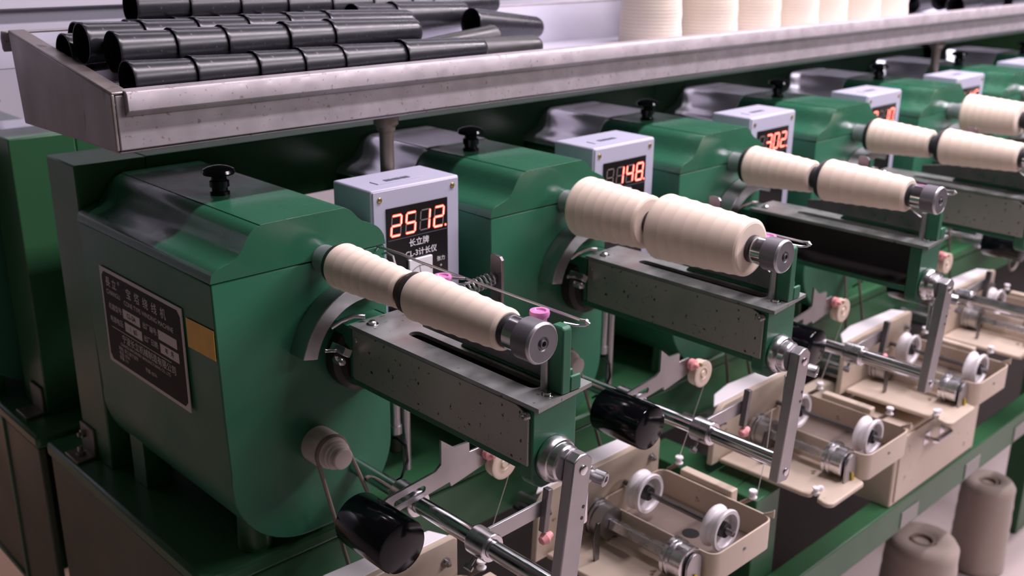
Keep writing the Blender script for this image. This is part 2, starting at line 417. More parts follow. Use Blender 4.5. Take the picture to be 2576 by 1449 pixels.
row(5, 0.6125, 0.2180 + 0.017, [-0.0440, 0.020, 0.085, 0.150, 0.215, 0.28, 0.345, 0.381], TL_, TL_, 0.0200, dr=0.035)
# loose tubes at the right end of the pile
tube_obj(0.0212, 0.128, TUBE, 'fat black cone tube lying high behind the third row', (0.287, 0.569, 0.2110), 0.0)
tube_obj(0.0208, 0.13, TUBE, 'black cone tube its mouth just showing left of the fat one', (0.225, 0.569, 0.2110), 0.0)
tube_obj(0.0190, TL_, TUBEG, 'faded black cone tube reaching furthest right along the lip', (0.317, 0.4575, 0.1738), 0.0)
tube_obj(0.0190, TL_, TUBEG, 'faded black cone tube nested in the one along the lip', (0.250, 0.4575, 0.1738), 0.0)
tube_obj(0.0200, TL_, TUBE, 'black cone tube with a pale mouth at the right pile end', (0.3930, 0.532, 0.2020), 0.0, 0.10)
tube_obj(0.0170, 0.12, TUBEG, 'short black cone tube pointing left between the pile end and the lip', (0.400, 0.4955, 0.1850), PI + 0.02, 0.06)
for i, (x, y, z, rz_, L) in enumerate([(1.72, 0.46, 0.178, 0.05, 0.14), (1.83, 0.47, 0.175, 0.0, 0.14), (1.74, 0.505, 0.185, -0.08, 0.14), (1.70, 0.55, 0.176, 0.1, 0.14), (1.90, 0.51, 0.190, 0.05, 0.14), (2.0, 0.47, 0.178, 0.0, 0.14)]):
    tube_obj(0.0200, L, TUBE, 'black cone tube in the far heap beyond the yarn cones, ' + ['nearest the lip', 'second along the lip', 'behind the first', 'against the tray back', 'high in the middle', 'farthest along'][i], (x, y, z), rz_)

# ------------------------------------------------------------------ big cream yarn packages standing in the tray
def yarn_package(name, label, cat, loc, r0, r1, h, m, wrap=False, group=None):
    t = thing(name, label, cat, loc, group)
    pr = [(0, r0 * 0.9), (0.004, r0)]
    n = 14
    for i in range(n + 1):
        f = i / n; pr.append((0.006 + f * (h - 0.02), r0 + (r1 - r0) * f + 0.0007 * math.sin(i * 2.4)))
    pr += [(h - 0.004, r1 - 0.006), (h, r1 - 0.014), (h - 0.003, r1 * 0.45), (h - 0.012, r1 * 0.36)]
    MB().lathe(loc, (0, 0, 1), pr, 40).done('yarn_winding', m, t, loc, sharp=60)
    MB().lathe((loc[0], loc[1], loc[2] + h - 0.0155), (0, 0, 1), [(0, r1 * 0.34), (0.010, r1 * 0.34), (0.010, r1 * 0.27), (0.0, r1 * 0.27)], 24, closed=True).done('paper_tube', BEIGED, t, loc)
    return t
ys = [(0.762, 0.52, 0.050), (0.903, 0.515, 0.052), (1.040, 0.52, 0.052), (1.160, 0.515, 0.050), (1.272, 0.52, 0.050), (1.388, 0.515, 0.051), (1.512, 0.52, 0.052)]
yl = ['leftmost of the row', 'second from the left', 'third from the left', 'fourth from the left', 'third from the right', 'second from the right', 'rightmost, beside the far black tubes']
for (x, y, r), l in zip(ys, yl):
    yarn_package('yarn_cone', 'cream yarn cone standing in the tray, ' + l, 'yarn cone', (x, y, 0.1532), r, r * 0.86, 0.21, YARN, group='cream yarn cones standing in the tray')
yarn_package('yarn_cone', 'cream yarn cone half hidden in the gap behind the first two in the tray', 'yarn cone', (0.868, 0.603, 0.1532), 0.030, 0.026, 0.2, YARN, group='cream yarn cones standing in the tray')

# ================================================================== winding head
MBASE = (-0.0245, 0.47, -0.325)
def make_machine():
    B = MBASE
    t = thing('winding_machine', '', 'winding machine', B, 'green cone winding heads in a row')
    def part(mb, n, m, bev=0.0008, par=None, **k): return mb.done(n, m, par or t, B, bevel=bev, **k)
    # body: rounded-bottom box
    prof = [(-0.127, -0.0005), (-0.1265, -0.05), (-0.1250, -0.14), (-0.1235, -0.18)] + arc(-0.0335, -0.218, 0.09, 172, 270, 14)[0:] + arc(-0.0035, -0.2255, 0.0825, 272, 355, 14) + [(0.079, -0.20), (0.0785, -0.0005)]
    part(MB().prism(prof, 'y', 0.317, 0.626), 'body', GREEN, 0.0015, sharp=25)
    cp = [(-0.1275, 0.0005), (-0.1272, 0.004), (-0.125, 0.0095), (-0.119, 0.0135), (-0.1105, 0.0160), (-0.1030, 0.0185), (-0.0965, 0.0225), (-0.0915, 0.0285), (-0.0875, 0.0350),
          (-0.0830, 0.0415), (-0.0770, 0.0460), (-0.0700, 0.0482), (-0.0620, 0.0490), (0.0200, 0.0490), (0.0285, 0.0482), (0.0345, 0.0455), (0.0395, 0.0410), (0.0440, 0.0360), (0.0500, 0.0312),
          (0.0580, 0.0275), (0.0660, 0.0235), (0.0725, 0.0180), (0.0770, 0.0110), (0.0790, 0.0005)]
    cp = [cp[0]] + smooth(cp[1:-1]) + [cp[-1]]
    cov = part(MB().prism(cp, 'y', 0.3165, 0.627), 'cover', GREEN_C, 0.0012, sharp=40)
    # added bright sleeve, stands in for a reflection in the cover's glossy paint
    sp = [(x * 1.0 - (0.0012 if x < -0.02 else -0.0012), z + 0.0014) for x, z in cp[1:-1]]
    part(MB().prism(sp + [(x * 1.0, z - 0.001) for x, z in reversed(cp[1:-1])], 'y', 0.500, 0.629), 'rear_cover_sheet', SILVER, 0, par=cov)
    k = MB().lathe((-0.0375, 0.453, 0.0488), (0, 0, 1), [(0, .0105), (.004, .0105), (.0045, .0085), (.0085, .0085), (.009, .0105), (.0155, .0105), (.0165, .0085), (.0195, .0078), (.0215, .0115), (.0225, .0165), (.0245, .0178), (.0275, .0165), (.0300, .0115), (.0315, .005), (.0318, 0)], 32)
    part(k, 'knob', BLACK, 0, par=cov)
    # feet
    part(MB().lathe((-0.078, 0.362, -0.3248), (0, 0, 1), [(0, .019), (.062, .017), (.062, 0)], 24), 'foot', GREEN_F, 0)
    part(MB().lathe((0.055, 0.362, -0.3248), (0, 0, 1), [(0, .018), (.048, .018), (.048, 0)], 24), 'foot', GREEN_F, 0)
    part(MB().box(-0.112, -0.08, 0.555, 0.59, -0.3248, -0.245), 'foot', GREEN_F)
    part(MB().box(0.04, 0.065, 0.56, 0.59, -0.3248, -0.27), 'foot', GREEN_F)
    # step pulley and its round belt
    part(MB().lathe((-0.0205, 0.3168, -0.204), (0, -1, 0), [(0, .0155), (.0, .020), (.020, .0203), (.0235, .0190), (.024, .0165), (.0275, .0158), (.028, .0178), (.0305, .0178), (.031, .0150), (.0345, .0142), (.035, .0160), (.0375, .0160), (.038, .0138), (.0415, .0135), (.042, .0118), (.0485, .0118), (.0495, .0105), (.0495, 0)], 36), 'step_pulley', PULP, 0)
    cxa, cza, ra = -0.0205, -0.204, 0.0182
    cxb, czb, rb = 0.030, -0.372, 0.030
    pts = []
    d = math.atan2(czb - cza, cxb - cxa); off = math.acos((ra - rb) / math.hypot(cxb - cxa, czb - cza))
    n = 14
    for i in range(n + 1):
        a = d + off + (2 * PI - 2 * off) * i / n; pts.append((cxa + ra * math.cos(a), 0.289, cza + ra * math.sin(a)))
    for i in range(n + 1):
        a = d - off + (2 * off) * i / n; pts.append((cxb + rb * math.cos(a), 0.289, czb + rb * math.sin(a)))
    part(MB().tube(pts, 0.0024, 8, closed=True), 'round_belt', BELT, 0)
    # quadrant bracket
    q = arc(0.035, -0.110, 0.0835, 168, 62, 16) + list(reversed(arc(0.035, -0.110, 0.066, 168, 62, 16)))
    o = part(MB().prism(q, 'y', 0.291, 0.3165), 'quadrant_bracket', STEEL, 0.001)
    m = MB().tube([(-0.006, 0.300, -0.070), (0.004, 0.296, -0.064), (0.016, 0.290, -0.060), (0.024, 0.282, -0.0605)], 0.0028, 10)
    part(m, 'locking_handle', CHROME, 0)
    m = MB().box(-0.0085, 0.0015, 0.276, 0.300, -0.0955, -0.0870, Matrix.Rotation(0.55, 3, 'Y')).lathe((-0.012, 0.286, -0.0985), (0, -1, 0), [(0, .0045), (.012, .0045), (.013, .003), (.015, .003)], 6).cyl((-0.022, .290, -.088), (-.004, .290, -.0925), .002)
    part(m, 'clamp_screw', CHROME, 0.0006)
    # arm beam under the deck
    arm = [(0.0095, -0.0695), (0.0095, -0.138), (0.014, -0.1455), (0.022, -0.1500), (0.050, -0.1500), (0.058, -0.1455), (0.0645, -0.136), (0.0645, -0.0695)]
    part(MB().prism(arm, 'y', 0.0195, 0.036), 'arm_end_block', GREEN, 0.0015)
    m = MB().box(0.0125, 0.0165, 0.036, 0.316, -0.146, -0.0700).box(0.0165, 0.060, 0.036, 0.316, -0.146, -0.142).box(0.0595, 0.0635, 0.036, 0.316, -0.146, -0.0700)
    m.b.free(); m = MB()
    m.box(0.0095, 0.0625, 0.036, 0.3165, -0.1330, -0.1260).box(0.0585, 0.0625, 0.036, 0.3165, -0.126, -0.0700).box(0.0095, 0.0625, 0.286, 0.3165, -0.126, -0.0700)
    part(m, 'arm_channel', GREEN, 0.001)
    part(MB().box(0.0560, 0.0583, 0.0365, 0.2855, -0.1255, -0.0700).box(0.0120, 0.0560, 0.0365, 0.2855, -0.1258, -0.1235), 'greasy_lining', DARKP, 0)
    part(MB().lathe((0.036, 0.3165, -0.112), (0, -1, 0), [(0, .040), (.014, .040), (.016, .038), (.018, .034), (.026, .032)], 40), 'arm_pivot', RUBR2, 0)
    sl = arc(0.0400, 0.050, 0.0070, 180, 360, 10) + arc(0.0400, 0.218, 0.0070, 0, 180, 10)
    deck = part(MB().prism([(0.0070, 0.0105), (0.0830, 0.0185), (0.0700, 0.2870), (0.0060, 0.2850)], 'z', -0.0690, -0.0650, holes=[sl]), 'deck_plate', PLATE, 0)
    part(MB().lathe((0.0245, 0.2700, -0.065), (0, 0, 1), [(0, .0065), (.0005, .0065), (.0005, .0042), (.0030, .0040), (.0038, .003), (.0038, 0)], 24).lathe((0.0345, 0.0270, -0.065), (0, 0, 1), [(0, .0060), (.0004, .0060), (.0004, .0040), (.0026, .0038), (.0032, 0)], 24), 'deck_bolt', CHROME, 0, par=deck)
    part(MB().prism([(0.038, -0.0695), (0.281, -0.0695), (0.281, -0.1245), (0.0230, -0.1245), (0.0230, -0.0800), (0.0300, -0.0725)], 'x', 0.0065, 0.0092), 'side_plate', SIDEP, 0.0004)
    part(MB().lathe((0.0092, 0.0265, -0.0770), (-1, 0, 0), [(0, .0046), (.001, .0046), (.004, .0036), (.005, .0018), (.003, 0)], 20), 'plate_screw', STEEL, 0)
    part(MB().lathe((0.0064, 0.276, -0.0800), (-1, 0, 0), [(0, .003), (.0012, .0026), (.0016, 0)], 16), 'plate_screw', STEEL, 0)
    # upright bracket behind the spindle tip
    m = MB().prism([(0.016, -0.0648), (0.016, -0.004), (0.019, -0.0015), (0.030, -0.0015), (0.034, -0.006), (0.034, -0.0648)], 'x', 0.0410, 0.0520)
    m.prism([(0.020, -0.0648), (0.020, -0.045), (0.150, -0.050), (0.165, -0.0648)], 'x', 0.0521, 0.0600)
    m.box(0.0521, 0.0660, 0.016, 0.0199, -0.0648, -0.0500)
    part(m, 'upright_bracket', GREEN, 0.0015)
    # reciprocating traverse bar
    m = MB().prism([(0.034, -0.058), (0.036, -0.042), (0.060, -0.030), (0.150, -0.034), (0.215, -0.046), (0.215, -0.058)], 'x', 0.0460, 0.0500)
    part(m, 'traverse_bar', DARKSTEEL, 0.001)
    part(MB().cyl((0.0400, 0.036, -0.0649), (0.0400, 0.036, -0.030), 0.0042), 'traverse_post', STEEL, 0)
    # ceramic eyelets carried by arms from the slot
    for y in (0.186, 0.053):
        pe = MB().lathe((0.0490, y, -0.0150), (0, 0, 1), [(0, .0078), (.003, .0070), (.010, .0068), (.0125, .0088), (.0155, .0094), (.0180, .0088), (.0180, .0060), (.0165, .0050), (.0165, 0)], 28)
        e = part(pe, 'ceramic_eyelet', PINK, 0)
        part(MB().tube([(0.0425, y + 0.004, -0.0300), (0.0475, y + 0.002, -0.020), (0.0505, y, -0.0130)], 0.0022, 8), 'eyelet_arm', BEIGED, 0, par=e)
    # guide wire with welded hooks
    wy = [(0.066, 0.3165, -0.004), (0.066, 0.312, 0.0005), (0.064, 0.300, 0.0018), (0.064, 0.270, 0.0025), (0.064, 0.240, 0.0010), (0.064, 0.0175, -0.0002)]
    m = MB().tube(wy, 0.0014, 8).tube([(0.064, 0.0175, 0), (0.065, 0.0120, 0.0005), (0.0665, 0.010, -0.0015), (0.0655, 0.0135, -0.0045), (0.061, 0.020, -0.0050), (0.0530, 0.0270, -0.0028), (0.0495, 0.0285, -0.0050), (0.0495, 0.0290, -0.0110)], 0.0013, 8)
    m.tube([(0.066, 0.305, -0.006), (0.064, 0.296, -0.002), (0.0655, 0.286, -0.004), (0.0655, 0.281, -0.016)], 0.0013, 8)
    m.lathe((0.066, 0.0125, -0.001), (0.2, -0.6, -0.8), [(-.003, 0), (-.002, .002), (0, .0026), (.002, .0018), (.004, 0)], 10)
    part(m, 'guide_wire', STEEL, 0)
    # return spring and flat catch
    sp_ = []
    for i in range(100):
        f = i / 99; a = f * 10 * 2 * PI; c = Vector((0.052 + 0.044 * f, 0.176 - 0.010 * f, -0.016 + 0.010 * f))
        rr = 0.0064; sp_.append(c + Vector((math.cos(a) * rr * -0.3, math.sin(a) * rr, math.cos(a) * rr)))
    m = MB().tube(sp_, 0.0011, 6).tube([(0.062, 0.168, 0.001), (0.055, 0.180, 0.0005), (0.051, 0.184, -0.001), (0.0505, 0.184, -0.012)], 0.0013, 8).tube([(0.070, 0.166, -0.004), (0.056, 0.172, -0.005), (0.050, 0.172, -0.010), (0.058, 0.160, -0.016)], 0.0013, 8)
    part(m, 'return_spring', STEEL, 0)
    part(MB().prism([(0.0085, -0.060), (0.0085, 0.0120), (0.0040, 0.0160), (-0.0030, 0.0160), (-0.0045, 0.013), (-0.0045, -0.060)], 'x', -0.0015, 0.0015).b and
         MB().prism([(0.1530, -0.0645), (0.1530, 0.0150), (0.1560, 0.0185), (0.1655, 0.0195), (0.1690, 0.0185), (0.1690, -0.0645)], 'x', 0.0965, 0.1005).box(0.066, 0.0965, 0.157, 0.165, -0.0685, -0.0645), 'flat_catch', DARKSTEEL, 0.0004)
    # spindle
    sc = (0, 0, 0)
    part(MB().lathe(sc, (0, 1, 0), [(0.292, .0165), (0.300, .0165), (0.303, .0150), (0.3162, .0150)], 36), 'spindle_hub', CAPRIM, 0)
    part(MB().lathe(sc, (0, 1, 0), [(0.022, .0075), (0.292, .0075)], 24), 'spindle_shaft', STEEL, 0)
    part(MB().lathe(sc, (0, 1, 0), [(0.1655, .0155), (0.1660, .0182), (0.1700, .0190), (0.1735, .0182), (0.1740, .0168), (0.1760, .0168), (0.1765, .0155)], 36), 'centre_ring', RUBBER, 0)
    part(MB().lathe(sc, (0, 1, 0), [(0.0205, .0150), (0.0345, .0152), (0.0350, .0140)], 36), 'chrome_collar', CHROME, 0)
    part(MB().lathe(sc, (0, 1, 0), [(0.0022, 0), (0.0022, .0022), (-0.0012, .0026), (-0.0012, .0034), (0.0018, .0036), (0.0018, .0052), (0.0004, .0060), (0.0, .0066), (0.0, .0166), (0.0016, .0180), (0.0205, .0182), (0.0208, .0150)], 48), 'spindle_cap', [GREYCAP], 0, sharp=25)
    part(MB().lathe(sc, (0, 1, 0), [(-0.00015, .0163), (-0.0002, .0168), (0.0016, .0182), (0.0024, .0184), (0.0024, .0178), (0.0012, .0160)], 48, closed=True), 'cap_rim', CAPRIM, 0)
    # bearing hub and hexagonal lever
    part(MB().lathe((0.0345, 0.0192, -0.1235), (0, -1, 0), [(0, .0215), (.001, .0220), (.007, .0215), (.010, .0198), (.0105, .0180), (.017, .0172), (.0185, .0155), (.0188, 0)], 44), 'bearing_hub', ALU, 0)
    A = Vector((0.0452, 0, -0.1130)); Bm = Vector((0.0250, 0, -0.2740))
    lv = MB().prism([(-0.0120, -0.006), (-0.0040, 0.0), (0.0040, 0.0), (0.0120, -0.006), (0.0120, -0.1540), (0.0080, -0.1585), (-0.0120, -0.1585)], 'y', -0.0115, 0.0005)
    bmesh.ops.rotate(lv.b, verts=lv.b.verts, cent=(0, 0, 0), matrix=Matrix.Rotation(math.atan2(A.x - Bm.x, A.z - Bm.z), 3, 'Y'))
    bmesh.ops.translate(lv.b, verts=lv.b.verts, vec=(0.0425, 0, -0.1120))
    le = part(lv, 'drop_lever', STEEL, 0.0012)
    m = MB().lathe((0.0420, -0.0115, -0.1270), (0, -1, 0), [(0, .0046), (.001, .0046), (.0016, .0030), (.0016, 0)], 24)
    part(m, 'rivet', CHROME, 0, par=le)
    part(MB().lathe((0.0268, -0.0115, -0.2580), (0, -1, 0), [(0, .0046), (.001, .0046), (.0016, .0030), (.0016, 0)], 24), 'rivet', CHROME, 0, par=le)
    m = MB().lathe((0.0435, -0.01152, -0.1640), (0, -1, 0), [(0, .0018), (.0002, .0018), (.0002, 0)], 16)
    part(m, 'lever_hole', RUBBER, 0, par=le)
    part(MB().lathe((0.0420, -0.01152, -0.1750), (0, -1, 0), [(0, .0018), (.0002, .0018), (.0002, 0)], 16), 'lever_hole', RUBBER, 0, par=le)
    kn = MB().lathe((0.0660, 0.012, -0.1460), (0.28, -1, -0.10), [(-.004, .0060), (.006, .0060), (.0062, .0085), (.010, .0085), (.0105, .0050), (.0135, .0050), (.0140, .0072), (.0240, .0072), (.0250, .0060), (.0250, .0034), (.0215, .0030), (.0215, 0)], 32)
    part(kn, 'knurled_screw', STEEL, 0)
    part(MB().box(0.056, 0.068, 0.0075, 0.016, -0.158, -0.140).cyl((0.062, 0.012, -0.158), (0.062, 0.012, -0.196), 0.0095), 'screw_holder', ALU, 0.001)
    # long cross rod and collars
    RX, RZ = 0.0290, -0.2500
    part(MB().cyl((RX, 0.0006, RZ), (RX, 0.330, RZ), 0.0092, 32), 'cross_rod', CHROME, 0)
    for y0, y1 in ((0.0914, 0.1170), (0.205, 0.240)):
        part(MB().lathe((RX, y0, RZ), (0, 1, 0), [(0, .0096), (0, .0140), (.001, .0148), (y1 - y0 - .001, .0148), (y1 - y0, .0140), (y1 - y0, .0096)], 36, closed=True), 'rod_collar', ALU, 0)
    part(MB().lathe((RX - 0.012, 0.105, RZ - 0.012), (-0.8, -0.1, -0.6), [(0, .0022), (.008, .0022), (.008, .0052), (.0125, .0052), (.0130, 0)], 6), 'collar_bolt', STEEL, 0)
    part(MB().prism([(0.040, -0.2400), (0.040, -0.2575), (0.116, -0.2560), (0.1175, -0.2385)], 'y', 0.108, 0.1115), 'link_bar', STEEL, 0.0005)
    part(MB().box(0.112, 0.119, 0.100, 0.108, -0.272, -0.2230, Matrix.Rotation(0.12, 3, 'Y')), 'link_pin_bar', DARKSTEEL, 0.0006)
    part(MB().lathe((0.1140, 0.102, -0.2800), (1, 0, .2), [(-.009, 0), (-.006, .0045), (0, .0070), (.005, .0040), (.009, .0035), (.011, 0)], 14), 'rubber_grip', PINKR, 0)
    # swing lever with counterweight and thread disc
    sw = [(-0.038, -0.2215), (-0.0130, -0.2365 - 0.004), (0.0260, -0.2303), (0.0769, -0.2227), (0.0855, -0.2141), (0.0848, -0.1905), (0.0640, -0.1895), (0.0467, -0.1758), (0.0463, -0.2035), (-0.0227, -0.2154)]
    sw = [(-0.0400, -0.2230), (-0.0240, -0.2420), (-0.0061, -0.2345), (0.0300, -0.2310), (0.0700, -0.2260), (0.0800, -0.2205), (0.0855, -0.2120), (0.0848, -0.1905), (0.0640, -0.1895), (0.0467, -0.1758), (0.0463, -0.2035), (0.0390, -0.2090), (-0.0227, -0.2154)]
    s1 = arc(0.0210, -0.2225, 0.0042, -90, 90, 8) + arc(-0.0120, -0.2262, 0.0042, 90, 270, 8)
    part(MB().prism(sw, 'y', 0.1885, 0.1915, holes=[s1]), 'swing_plate', STEEL, 0)
    part(MB().prism([(0.060, -0.2290), (0.063, -0.2370), (0.115, -0.2270), (0.120, -0.2180), (0.112, -0.2050), (0.085, -0.2050)], 'y', 0.1925, 0.1955), 'disc_arm', STEEL, 0.0005)
    part(MB().lathe((-0.0620, 0.115, -0.2200), (0, 1, 0), [(0, 0), (0, .0245), (.0008, .0262), (.0025, .0270), (.0690, .0270), (.0705, .0262), (.0710, .024), (.0710, 0)], 48), 'counterweight', BLACK, 0)
    part(MB().lathe((0.1300, 0.1940, -0.2300), (0, -1, 0), [(0, .0175), (.004, .0180), (.006, .0150), (.0075, .0150), (.0095, .0185), (.0125, .0185), (.0130, .0170), (.0120, .0120), (.0125, .0085), (.0110, .0080), (.0115, .0045), (.0135, .0040), (.0135, 0)], 44), 'thread_disc', CREAMP, 0)
    part(MB().lathe((0.1120, 0.1860, -0.2130), (0, -1, 0), [(-.004, .0075), (.002, .0075), (.004, .0035), (.008, .0030), (.010, 0)], 16), 'tension_grip', PINKR, 0)
    part(MB().lathe((0.1165, 0.1800, -0.2120), (0, -1, 0), [(0, .002), (.003, .0026), (.005, .002), (.0055, 0)], 14), 'brass_stud', BRASS, 0)
    # oil pipes beside the body
    part(MB().cyl((0.092, 0.325, -0.100), (0.092, 0.325, -0.2230), 0.0055).lathe((0.092, 0.325, -0.2230), (0, 0, -1), [(0, .0070), (.010, .0070), (.010, 0)], 20), 'oil_pipe', STEEL, 0)
    part(MB().cyl((0.107, 0.325, -0.100), (0.107, 0.325, -0.2850), 0.0050), 'oil_pipe', STEEL, 0)
    part(MB().box(0.079, 0.118, 0.317, 0.335, -0.100, -0.090), 'pipe_bracket', GREEN, 0.001)
    cb = []
    for i in range(16):
        a = PI * 1.15 * i / 15 + 1.6; cb.append((0.090 - math.cos(a) * -0.016, 0.316, -0.262 + math.sin(a) * 0.020))
    part(MB().tube([(0.079, 0.33, -0.236), (0.090, 0.322, -0.238), (0.100, 0.318, -0.250), (0.102, 0.318, -0.270), (0.094, 0.320, -0.290), (0.079, 0.33, -0.300)], 0.0018, 8), 'cable', BLACK, 0)
    return t
proto = make_machine()

ORDK = {0: 'nearest green winding head, with a nameplate and gold sticker on its side',
        1: 'second green winding head from the left, carrying the two fattest sharp thread cones',
        2: 'third green winding head from the left, its arm open with no side plate',
        3: 'fourth green winding head from the left, with a plain grey plate along its arm',
        4: 'fifth green winding head from the left, its cone just entering at the right edge',
        5: 'sixth green winding head from the left, only its cover and back reflection in view',
        6: 'farthest green winding head, a sliver of cover at the top right edge'}
heads = {}
for k in range(0, 7):
    loc = (MBASE[0] + k * P, MBASE[1], MBASE[2])
    if k == 1:
        proto.location = loc; proto['label'] = ORDK[1]; heads[1] = proto
# plate of head 3 differs by look only: same part
for k in (0, 2, 3, 4, 5, 6):
    skip = ()
    if k == 2: skip = ('side_plate', 'plate_screw')
    heads[k] = dup(proto, (MBASE[0] + k * P, MBASE[1], MBASE[2]), ORDK[k], skip=skip)
for c in heads[0].children:
    if c.name.startswith('cover'):
        for g in list(c.children):
            if g.name.startswith('rear_cover_sheet'): bpy.data.objects.remove(g)

# nameplate, lettering and inspection sticker on head 0
def make_nameplate():
    B = MBASE
    X = -0.1274
    y0, y1, z0, z1 = 0.5773, 0.3817, -0.1563, -0.0410          # y0 = reader's left
    pl = MB(); pl.prism([(y0, z0), (y1, z0), (y1, z1), (y0, z1)], 'x', X, X - 0.0010)
    p = pl.done('nameplate', NRIM, heads[0], B)
    e = 0.0045; c = 0.006
    yi0, yi1, zi0, zi1 = y0 - e, y1 + e, z0 + e, z1 - e
    f = MB().prism([(yi0 - c, zi0), (yi1 + c, zi0), (yi1, zi0 + c), (yi1, zi1 - c), (yi1 + c, zi1), (yi0 - c, zi1), (yi0, zi1 - c), (yi0, zi0 + c)], 'x', X - 0.0010, X - 0.0013)
    f.done('black_field', NPLATE, p, B)
    # frame for lettering: u runs from reader's left (y0) towards y1, v up
    O = (X - 0.0013, y0, z1); U = (0, -1, 0); V = (0, 0, 1)
    T = [('長 立', 0.014, -0.0155, 0.0125, 'LEFT'), ('®', 0.0465, -0.0105, 0.006, 'LEFT'), ('宝  塔  绕  线  机', 0.066, -0.0175, 0.0130, 'LEFT'),
         ('CHANGLI', 0.014, -0.0270, 0.0082, 'LEFT'), ('CONE TYPE WINDING MACHINE', 0.058, -0.0300, 0.0078, 'LEFT'),
         ('机器型号:', 0.016, -0.0440, 0.0082, 'LEFT'), ('电源电压:', 0.016, -0.0590, 0.0082, 'LEFT'),
         ('出厂编号:', 0.1005, -0.0440, 0.0082, 'LEFT'), ('出厂日期:', 0.1005, -0.0590, 0.0082, 'LEFT'),
         ('宁波长立机械制造有限公司', 0.042, -0.0770, 0.0108, 'LEFT'), ('CHANGLI MACHINERY MANUFACTURING CO., LTD', 0.036, -0.0850, 0.0052, 'LEFT'),
         ('地址: 浙江省宁波市', 0.030, -0.0915, 0.0058, 'LEFT'), ('电话: 0574-', 0.030, -0.0975, 0.0058, 'LEFT'), ('传真: 0574-', 0.096, -0.0975, 0.0058, 'LEFT'), ('邮编: 315', 0.030, -0.1030, 0.0055, 'LEFT')]
    text_bm(MB(), T, (O, U, V)).done('lettering', NRIM, p, B)
    w_ = MB()
    for u0, u1, v0, v1 in ((0.052, 0.094, -0.0495, -0.0385), (0.054, 0.096, -0.0645, -0.0535), (0.137, 0.179, -0.0495, -0.0385), (0.139, 0.181, -0.0645, -0.0535)):
        w_.prism([(y0 - u0, z1 + v0), (y0 - u1, z1 + v0), (y0 - u1, z1 + v1), (y0 - u0, z1 + v1)], 'x', X - 0.0013, X - 0.0014)
    w_.prism([(y0 - 0.018, z1 - 0.0692), (y0 - 0.162, z1 - 0.0692), (y0 - 0.162, z1 - 0.0684), (y0 - 0.018, z1 - 0.0684)], 'x', X - 0.0013, X - 0.0014)
    w_.done('entry_fields', NRIM, p, B)
    O2 = (X - 0.0014, y0, z1)
    text_bm(MB(), [('CL-2A', 0.062, -0.044, 0.008, 'LEFT'), ('1  φ2', 0.066, -0.059, 0.008, 'LEFT'), ('年   月', 0.150, -0.059, 0.007, 'LEFT')], (O2, U, V))\
        .done('field_entries', NPLATE, p, B)
    s = MB().prism([(0.3750, -0.0484), (0.3185, -0.0471), (0.3185, -0.0788), (0.3750, -0.0797)], 'x', -0.1273, -0.1276)
    tag(s.done('inspection_sticker', GOLD, heads[0], B), 'gold square sticker beside the nameplate')
make_nameplate()
MB().lathe((0, 0, 0), (0, 1, 0), [(0.1662, .0183), (0.1664, .0200), (0.1700, .0204), (0.1702, .0192), (0.1706, .0204), (0.1716, .0204), (0.1718, .0184)], 44, closed=True).done('copper_ring', mat('brown_ring', (0.13, 0.065, 0.04), 0.3, 0.6), heads[0], MBASE)

# ================================================================== thread cones on the spindles
cone_cache = {}
def thread_cone(k, which, R0, R1, label, bands=7):
    """which 0 = inner (y .29 -> .178), 1 = outer (y .163 -> .036)"""
    y0, y1 = ((0.287, 0.1800), (0.1640, 0.0400))[which]
    base = (k * P, y0, 0.0)
    t = thing('thread_cone', label, 'thread cone', base, 'cream thread cones on the spindles')
    L = y0 - y1
    pr = [(0.0022, 0.0142), (0.0022, R0 - 0.0035), (0.0035, R0 - 0.0012), (0.006, R0)]
    amp = 0.00070 if R0 < 0.03 else 0.0007
    for b in range(bands):
        f0 = b / bands; f1 = (b + 1) / bands
        for j in range(1, 9):
            g = j / 8; f = f0 + (f1 - f0) * g
            r = R0 + (R1 - R0) * f + amp * ((2 * g - 1) ** 2 - 0.5)
            if b == bands - 1 and j == 8: continue
            pr.append((0.006 + (L - 0.011) * f, r))
    pr += [(L - 0.0045, R1 - 0.0002), (L - 0.0025, R1 - 0.0020), (L - 0.0018, R1 - 0.0045 if R1 > 0.024 else R1 - 0.003), (L - 0.0018, 0.0120)]
    MB().lathe(base, (0, -1, 0), pr, 64).done('thread_winding', THREAD, t, base, sharp=11)
    q = [(-0.0045, 0.0165), (-0.0040, 0.0178), (0.0015, 0.0182), (0.0020, 0.0150), (L - 0.0017, 0.0125), (L - 0.0012, 0.0150), (L + 0.0030, 0.0150), (L + 0.0045, 0.0138), (L + 0.0050, 0.0085),
         (-0.0045, 0.0085)]
    if R0 < 0.03:
        q[1] = (-0.0040, R0 - 0.0030); q[2] = (0.0016, R0 - 0.0022); q[0] = (-0.0045, R0 - 0.005)
    MB().lathe(base, (0, -1, 0), q, 40, closed=True).done('bobbin_tube', RUBBER, t, base, sharp=35)
    return t
cone_spec = {0: ((.0238, .0190), (.0238, .0190)), 1: ((.0375, .0318), (.0385, .0318)), 2: ((.0290, .0225), (.0290, .0225)), 3: ((.0290, .0225), (.0290, .0225)), 4: ((.0360, .0310), (.0360, .0310)), 5: ((.0290, .0225), (.0290, .0225)), 6: ((.0290, .0225), (.0290, .0225))}
hd = ['nearest', 'second', 'third', 'fourth', 'fifth']
sz = ['slim ridged', 'fat', 'medium ridged', 'medium ridged', 'fat']
for k in range(0, 5):
    for wch in (0, 1):
        if k == 4 and wch == 1: continue
        thread_cone(k, wch, *cone_spec[k][wch], '%s cream thread cone on the %s winding head, %s' % (sz[k], hd[k], 'beside the housing' if wch == 0 else 'beside the spindle cap'))

